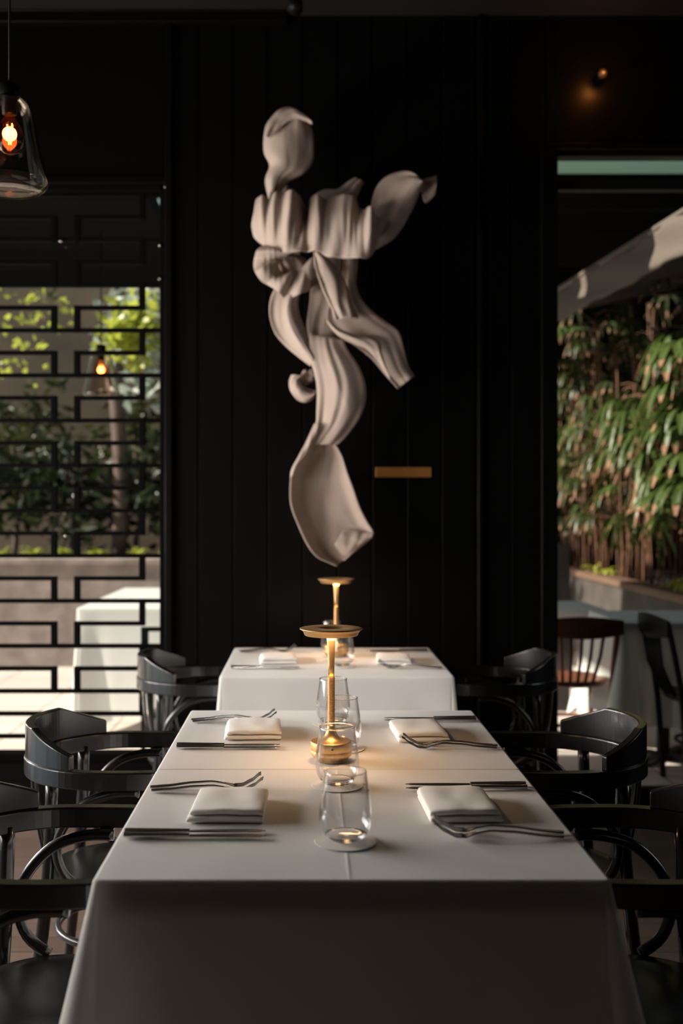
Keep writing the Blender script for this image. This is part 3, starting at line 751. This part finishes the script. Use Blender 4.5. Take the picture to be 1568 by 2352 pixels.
def make_fork(label):
    t = thing('fork', label, 'fork', (0, 0, 0), 0, 'steel forks at the place settings')
    mb = MB(); strip(mb, lambda u: (.135*u, 0, zfork(.135*u), .0092*(1-.70*min(1, u*1.05)**.8)*(.55 if u < .02 else 1)), 24, lambda u: .0028-.0008*u)
    mb.build('handle', M['steel'], t, smooth=True)
    mb = MB(); strip(mb, lambda u: (.133+.03*u, 0, zfork(.133+.03*u), .003+.0095*min(1, u*1.25)), 12, .0012)
    for y in (-.0102, -.0036, .0036, .0102):
        strip(mb, lambda u, y=y: (.158+.05*u, y*(1+.06*u), zfork(.158+.05*u)+.0003, .0021*(1-.45*u)), 10, .0010)
    mb.build('fork_head', M['steel'], t, smooth=True); return t
def make_knife(label):
    t = thing('table_knife', label, 'knife', (0, 0, 0), 0, 'steel knives at the place settings')
    mb = MB(); strip(mb, lambda u: (.105*u, 0, .0048, .0085*(.75+.25*math.cos(u*2.4))*(.6 if u < .02 else 1)), 18, lambda u: .0046*(1-.35*u))
    mb.build('handle', M['steel'], t, smooth=True)
    mb = MB(); strip(mb, lambda u: (.103+.125*u, .002*math.sin(PI*u), .0038, (.004+.0062*math.sin(PI*min(1, .12+.75*u)))*(1 if u < .93 else (1-u)/.07*.9+.1)), 26, .0011)
    mb.build('blade', M['steel'], t, smooth=True); return t
fk = kn = None
def put(kind, x, y, rz, lab, dz=0, pitch=0):
    global fk, kn
    z = TZ+.0012+dz
    if kind == 'f':
        if fk is None: fk = make_fork(lab); o = fk; o.location = (x, y, z); o.rotation_euler = (0, 0, rz)
        else: o = dup(fk, (x, y, z), rz, lab)
    else:
        if kn is None: kn = make_knife(lab); o = kn; o.location = (x, y, z); o.rotation_euler = (0, 0, rz)
        else: o = dup(kn, (x, y, z), rz, lab)
    o.scale = (1.1, 1.1, 1.1); o.rotation_euler[1] = pitch; return o
for (tn, yf, yk, lx, rxx, dy) in (('nearest', 2.150, 1.850, -.325, .455, 0), ('middle', 2.845, 2.535, -.318, .462, 0), ('far', 4.235, 3.800, -.28, .490, 0)):
    put('f', lx, yf+.012, math.radians(3), 'steel fork farther from the viewer, left setting of the %s table' % tn, .0)
    put('f', lx+.006, yf-.012, math.radians(-1), 'steel fork closer to the viewer, left setting of the %s table' % tn, .0)
    put('k', lx, yk+.010, math.radians(1), 'steel knife farther from the viewer, left setting of the %s table' % tn)
    put('k', lx+.002, yk-.012, math.radians(-.5), 'steel knife closer to the viewer, left setting of the %s table' % tn)
    put('k', rxx, yf+.032, PI+math.radians(0), 'steel knife farther from the viewer, right setting of the %s table' % tn)
    put('k', rxx-.002, yf+.008, PI+math.radians(1.5), 'steel knife closer to the viewer, right setting of the %s table' % tn)
    put('f', rxx, yk+.008, PI+math.radians(-3), 'steel fork farther from the viewer, right setting of the %s table' % tn)
    put('f', rxx-.006, yk-.016, PI+math.radians(0), 'steel fork closer to the viewer, right setting of the %s table' % tn)

# ------------------------------------------------------------------ wall sculpture of stiffened fabric
SY = 4.56
sc = thing('wall_sculpture', 'pale pink twisting fabric sculpture hanging on the black wall', 'sculpture', (0, 0, 0))
def ribbon(name, A, B, Y0, bulge=.03, ripples=((2.5, .008, 0, 0),), tilt=0, tiltv=0, curlA=0, curlB=0, nu=40, nv=56, vrip=(), thick=.004, seed=0):
    a = cr(A, nv); b_ = cr(B, nv); rows = []
    for i in range(nv):
        v = i/(nv-1); r = []
        for j in range(nu):
            u = j/(nu-1); p = a[i].lerp(b_[i], u)
            d = bulge*math.sin(PI*u)**.8 if 0 < u < 1 else 0
            for (fr, am, ph, dr) in ripples:
                q = noise.noise(Vector((fr*2.0*u+dr*2*v+ph*3, v*1.1+ph, seed*1.7+fr)))
                d += am*(.75 if fr > 2 else 1.0)*(1.1*q+.9*(.35-abs(q))) 
            for (fr, am, ph) in vrip: d += am*math.sin(2*PI*fr*v+ph)
            if 'body' in name: d *= .35+.65*math.sin(PI*v)**.5
            d += curlA*math.exp(-(u/.10)**2)+curlB*math.exp(-((1-u)/.10)**2)
            d += tilt*(u-.5)+tiltv*(v-.5)+.006*noise.noise(Vector((u*3+seed, v*5, seed)))
            Y = Y0-d
            # silhouettes were measured in the plane Y = SY; the piece keeps its true place there
            w = P(p.x, p.y, SY); r.append((w.x, Y, w.z))
        rows.append(r)
    mb = MB(); mb.grid(rows); return mb.build(name, M['sculpt'], sc, smooth=True, solid=thick, solid_off=0)
# crown lobe
ribbon('crown_fold', [(621, 472), (611, 430), (610, 408), (619, 380), (607, 352), (607, 316), (622, 284), (645, 263), (668, 259)],
       [(627, 464), (648, 436), (664, 417), (697, 400), (717, 373), (720, 340), (718, 310), (712, 292), (690, 272)], SY, .055, ((1.0, .012, .6, .7), (2.3, .006, 0, 1.1)), tilt=-.02, curlB=.012, seed=2)
ribbon('crown_flap', [(607, 330), (612, 300), (628, 276), (646, 261), (668, 257), (690, 270), (714, 290)],
       [(622, 330), (634, 318), (645, 308), (656, 298), (668, 291), (690, 288), (717, 300)], SY-.06, .022, ((1.0, .006, 0, .4),), seed=3, nv=40, nu=20, curlB=.012)
ribbon('neck_fold', [(634, 470), (640, 448), (650, 432), (658, 424)], [(682, 476), (676, 455), (670, 440), (662, 424)], SY+.03, .02, seed=5, nv=24, nu=20)
# ruff: gathered at the waist, flaring in deep pleats at the rim
def knots(K, x):
    if x <= K[0][0]: return K[0][1]
    for (a, da), (b_, db) in zip(K, K[1:]):
        if x <= b_:
            t = (x-a)/(b_-a); t = t*t*(3-2*t); return da*(1-t)+db*t
    return K[-1][1]
def ruff(name, T, B, Y0, KT, KB, seed, bul=.05):
    n = 170; a = cr(T, n); b_ = cr(B, n); rows = []
    for i in range(34):
        v = i/33; r = []
        for j in range(n):
            p = a[j].lerp(b_[j], v); fl = (1-v)**.8
            d = knots(KT, a[j].x)*fl + knots(KB, b_[j].x)*(1-fl) + bul*math.sin(PI*min(1, .10+v*.90))
            d += .010*noise.noise(Vector((p.x*.035, p.y*.02, seed))) + .004*(1-fl)*math.sin(p.x*.42+2*math.sin(p.x*.07))*math.sin(PI*min(1, v*1.2))
            w = P(p.x, p.y, SY); r.append((w.x, Y0-d, w.z))
        rows.append(r)
    mb = MB(); mb.grid(rows); return mb.build(name, M['sculpt'], sc, smooth=True, solid=.004, solid_off=0)
KR = [(583, -.01), (592, .02), (606, .05), (618, .035), (634, .07), (650, .045), (672, .10), (688, .05), (699, -.03), (705, -.035), (716, .04), (730, .07), (748, .04), (770, .035), (790, .055), (806, .05), (820, .025), (832, .04), (848, .10), (858, .07), (868, .0)]
KRB = [(583, 0), (612, .035), (640, .06), (665, .08), (690, .095), (706, .06), (722, .085), (745, .07), (762, .085), (780, .07), (800, .085), (825, .10), (846, .08), (864, .02)]
ruff('ruff', [(583, 505), (587, 478), (592, 466), (606, 463), (618, 470), (634, 459), (650, 456), (668, 458), (688, 464), (697, 476), (703, 486), (712, 470), (722, 463), (740, 470), (757, 466), (774, 462), (795, 461), (814, 466), (821, 486), (834, 494), (846, 494), (858, 512), (868, 545)],
     [(579, 525), (583, 545), (590, 556), (604, 570), (614, 577), (628, 586), (642, 590), (660, 594), (678, 594), (690, 593), (702, 591), (712, 591), (722, 591), (735, 594), (750, 603), (768, 605), (790, 607), (812, 609), (828, 609), (838, 609), (847, 602), (856, 586), (864, 566)], SY-.03, KR, KRB, 1)
ribbon('back_fold', [(702, 505), (706, 475), (718, 448), (742, 432), (775, 430), (800, 412), (812, 406)], [(790, 512), (800, 490), (808, 470), (816, 455), (824, 440), (830, 425), (836, 416)], SY+.03, .03, ((2.0, .010, 0, .3), (4, .004, 1, .2)), seed=6)
# right wing and its turned tip
ribbon('wing', [(848, 520), (851, 480), (858, 448), (868, 428), (885, 412), (908, 402), (932, 400), (950, 408), (964, 426)],
       [(864, 572), (882, 562), (902, 550), (920, 528), (934, 504), (946, 482), (955, 462), (961, 446), (965, 432)], SY-.01, .05, ((1.4, .010, 1.8, .5), (3.1, .004, 0, .8)), curlA=.02, tiltv=.04, seed=7)
ribbon('wing_tip', [(958, 410), (970, 410), (985, 405), (1004, 400)], [(962, 436), (968, 452), (976, 470), (998, 450)], SY+.0, .012, ((1.2, .008, .8, .3),), tilt=.04, seed=8, nv=30, nu=24)
# lower left lobe under the ruff
ruff('lower_ruff', [(612, 570), (598, 580), (588, 594), (584, 612), (588, 634), (600, 652), (616, 662), (632, 674), (652, 690), (672, 690), (690, 684), (712, 672)],
     [(690, 590), (668, 592), (655, 596), (645, 602), (640, 612), (642, 624), (650, 632), (660, 636), (672, 634), (684, 628), (700, 615), (716, 600)], SY-.025, [(584, .01), (590, .05), (612, .03), (640, .06), (655, .0), (690, .05), (712, .02)], [(640, .03), (650, .0), (668, .05), (690, .02), (716, .04)], 5, .04)
ribbon('ruffle_inner', [(604, 600), (612, 630), (640, 660), (670, 672)], [(690, 588), (705, 600), (712, 630), (716, 660)], SY+.02, .045, ((1.6, .03, .2, .4), (4, .008, 0, .2)), seed=23)
ribbon('left_fold', [(634, 660), (622, 690), (619, 725), (630, 765), (652, 792), (682, 818), (700, 832), (714, 842)], [(710, 640), (694, 668), (684, 695), (686, 722), (697, 752), (708, 778), (716, 802), (722, 822)], SY-.02, .045, ((1.2, .02, .3, .4), (2.6, .006, 0, .5)), curlB=.014, curlA=.01, seed=9)
# centre panel behind everything
ribbon('centre_fold', [(718, 588), (714, 640), (711, 690), (705, 745), (711, 790), (714, 830)], [(822, 590), (818, 640), (810, 690), (798, 740), (792, 790), (800, 830)], SY+.02, .025, ((1.8, .014, 0, .35),), seed=10)
ribbon('centre_flap', [(720, 590), (724, 625), (736, 665), (752, 700), (762, 722), (768, 742)], [(732, 590), (757, 606), (782, 636), (798, 672), (808, 705), (822, 738)], SY-.055, .04, ((1.0, .014, 2.2, .5),), curlA=.028, seed=11)
# right drape
ribbon('right_drape', [(815, 592), (814, 645), (826, 684), (848, 712), (884, 740), (914, 764), (925, 800), (935, 840), (950, 866)],
       [(780, 592), (772, 650), (752, 712), (752, 745), (782, 778), (818, 800), (852, 826), (882, 862), (912, 895)], SY-.0, .03, ((1.2, .026, 2.6, -.35), (2.4, .007, 1, .5)), curlB=.035, tilt=-.03, seed=12)
ribbon('drape_lip', [(748, 736), (770, 758), (812, 775), (846, 780), (868, 792), (874, 820), (884, 850)],
       [(750, 745), (775, 776), (812, 796), (840, 808), (862, 832), (884, 866), (894, 878)], SY-.065, .018, ((1.0, .005, 0, .4),), seed=13, nu=20)
# long body
ribbon('body_fold', [(712, 772), (711, 800), (713, 830), (724, 870), (728, 905), (727, 945), (725, 976), (712, 1001), (702, 1022)],
       [(786, 785), (796, 808), (820, 844), (835, 880), (838, 918), (827, 956), (805, 990), (778, 1020), (766, 1023)], SY-.04, .05, ((1.5, .022, .4, .25), (3.2, .008, 0, .35)), curlA=.018, curlB=.012, seed=14)
ribbon('side_ruffle', [(669, 861), (664, 876), (666, 894), (674, 908), (684, 919), (698, 924), (712, 921), (722, 912)],
       [(700, 866), (690, 872), (694, 882), (700, 888), (706, 892), (712, 894), (718, 896), (726, 898)], SY+.0, .03, ((1.3, .010, 0, .8),), seed=15, nu=24)
ribbon('side_ruffle', [(690, 872), (693, 856), (700, 848), (708, 852), (714, 846)], [(700, 884), (708, 880), (714, 878), (718, 876), (722, 870)], SY+.02, .02, ((1.3, .006, 0, .5),), seed=16, nu=20, nv=30)
# tail
ribbon('tail_fold', [(722, 975), (704, 1015), (686, 1050), (672, 1078), (667, 1110), (668, 1158), (682, 1200), (706, 1251), (728, 1278), (752, 1290), (773, 1299)],
       [(752, 1010), (768, 1022), (784, 1048), (796, 1084), (812, 1126), (826, 1166), (842, 1198), (857, 1224), (845, 1238), (822, 1258), (790, 1286)], SY-.01, -.035, ((1.1, .022, 1.0, .7), (2.6, .006, 0, .9)), curlA=.035, curlB=.030, seed=17, nv=80)
ribbon('tail_lip', [(724, 976), (706, 1012), (688, 1046), (670, 1080), (668, 1100)], [(734, 980), (728, 1008), (712, 1038), (690, 1064), (676, 1085)], SY-.06, .014, ((.5, .003, 0, 0),), seed=18, nu=16)
ribbon('tail_hem', [(788, 1216), (806, 1214), (832, 1222), (856, 1222)], [(768, 1250), (790, 1276), (812, 1268), (852, 1236)], SY-.02, .02, ((.6, .003, 1, .1),), seed=19, nu=24, nv=30)
for (px_, py_) in ((650, 350), (760, 540), (770, 880), (745, 1100)):
    w = P(px_, py_, SY); MB().tube([(w.x, SY+.03, w.z), (w.x, WY+.01, w.z)], .006, 8).build('mounting_pin', M['black'], sc, smooth=True)

# brass plate on the wall
tag(MB().box(xw(862), xw(990), WY-.006, WY+.004, zw(1096), zw(1073)).build('brass_plate', M['plaque'], bevel=.002), 'plain brass strip plate on the black wall right of the sculpture', 'plate')

# ------------------------------------------------------------------ pendants
def make_pendant(label, loc, top):
    t = thing('pendant_lamp', label, 'lamp', loc)
    out = [(.024, .268), (.030, .262), (.050, .246), (.062, .225), (.070, .19), (.080, .14), (.090, .09), (.102, .045), (.105, .030), (.100, .016), (.086, .005), (.06, .001), (0, 0)]
    o2 = cr(out, 44); inn = [(max(0, p[0]-.0035) if p[0] > .004 else 0, p[1]+(.004 if p[1] < .03 else 0)) for p in reversed(o2)]
    mb = MB(); mb.lathe([(max(0, p[0]), p[1]) for p in o2]+inn, 64, close=True); mb.build('glass_shade', M['pglass'], t, smooth=True)
    mb = MB(); mb.lathe([(0, .30), (.022, .30), (.027, .295), (.028, .262), (.022, .258), (.020, .215), (0, .215)], 32); mb.build('lamp_socket', M['black'], t, smooth=True)
    mb = MB(); mb.tube([(0, 0, .298), (0, 0, top-loc[2])], .0035, 8); mb.build('cord', M['black'], t, smooth=True)
    mb = MB(); mb.lathe([(.014, .215), (.018, .20), (.034, .175), (.040, .150), (.037, .128), (.024, .110), (.008, .104), (0, .103)], 40); mb.build('bulb', M['bulbglass'], t, smooth=True)
    fl = MB()
    for (x, y) in ((-.006, .004), (.006, -.004), (.005, .007)): fl.tube([(x*1.3, y, .188), (x*.5, y*.6, .132)], .0015, 8)
    fl.build('filament', M['filament'], t, smooth=True)
    d = bpy.data.lights.new('filament_glow', 'POINT'); d.energy = .3; d.color = (1, .45, .2); d.shadow_soft_size = .02
    o = bpy.data.objects.new('filament_glow', d); C.objects.link(o); o.parent = t; o.location = (0, 0, .16)
    return t
pz = HC-(441-VY)/F*2.9
p1 = make_pendant('large clear glass pendant lamp with glowing filament hanging at the upper left', ((22-VX)/F*2.9, 2.9, pz), CZ)
pz2 = HC-(916-VY)/F*5.8
p2 = make_pendant('small glass pendant lamp glowing behind the lattice window', ((232-VX)/F*5.8, 5.8, pz2), 2.88)
# ceiling spotlight on the track, aimed at the sculpture
sp = thing('ceiling_spotlight', 'black spotlight hanging from the ceiling above the sculpture', 'spotlight', (xw(678)*.93, WY-.33, CZ))
MB().box(-.03, .03, -.03, .03, -.02, 0).build('mount', M['black'], sp, bevel=.003)
MB().tube([(0, 0, -.02), (0, 0, -.07)], .006, 8).build('arm', M['black'], sp, smooth=True)
MB().tube([(0, .03, -.06), (0, -.03, -.14)], [.028, .033], 20).build('spot_head', M['black'], sp, smooth=True)
am = thing('amber_wall_light', 'dim amber light high on the black wall at the upper right', 'light', (xw(1372), WY, zw(186)))  # made-up globe and mount imitating a pendant's orange reflection on the wall
MB().lathe([(0, .02), (.012, .016), (.018, .006), (.02, 0), (.018, -.006), (.012, -.016), (0, -.02)], 32, (0, -.08, 0)).build('globe', M['amber'], am, smooth=True)
MB().tube([(0, 0, 0), (0, -.062, 0)], .008, 16).build('mount', M['black'], am, smooth=True)
d = bpy.data.lights.new('amber_glow', 'POINT'); d.energy = 1.2; d.color = (1, .32, .06); d.shadow_soft_size = .02  # added lamp spreading the imitated reflection over the wall
o = bpy.data.objects.new('amber_glow', d); C.objects.link(o); o.parent = am; o.location = (0, -.13, 0)
# ceiling spot washes the sculpture; a second, added beam brightens the far cloth
def spot(loc, target, e, ang, size, col=(1, .86, .72), blend=.6):
    d = bpy.data.lights.new('spot_beam', 'SPOT'); d.energy = e; d.spot_size = math.radians(ang); d.spot_blend = blend; d.shadow_soft_size = size; d.color = col
    o = bpy.data.objects.new('spot_beam', d); C.objects.link(o); o.location = loc
    o.rotation_euler = (Vector(target)-Vector(loc)).to_track_quat('-Z', 'Y').to_euler(); return o
spot((-2.1, 2.7, CZ-.1), (.12, SY, 2.15), 28, 38, .18, (1, .88, .78))
spot((-.4, .2, CZ-.1), (.1, 3.6, .60), 430, 13, .12, (1, .92, .84), .4)  # added beam without a fixture, lightens the front of the far cloth
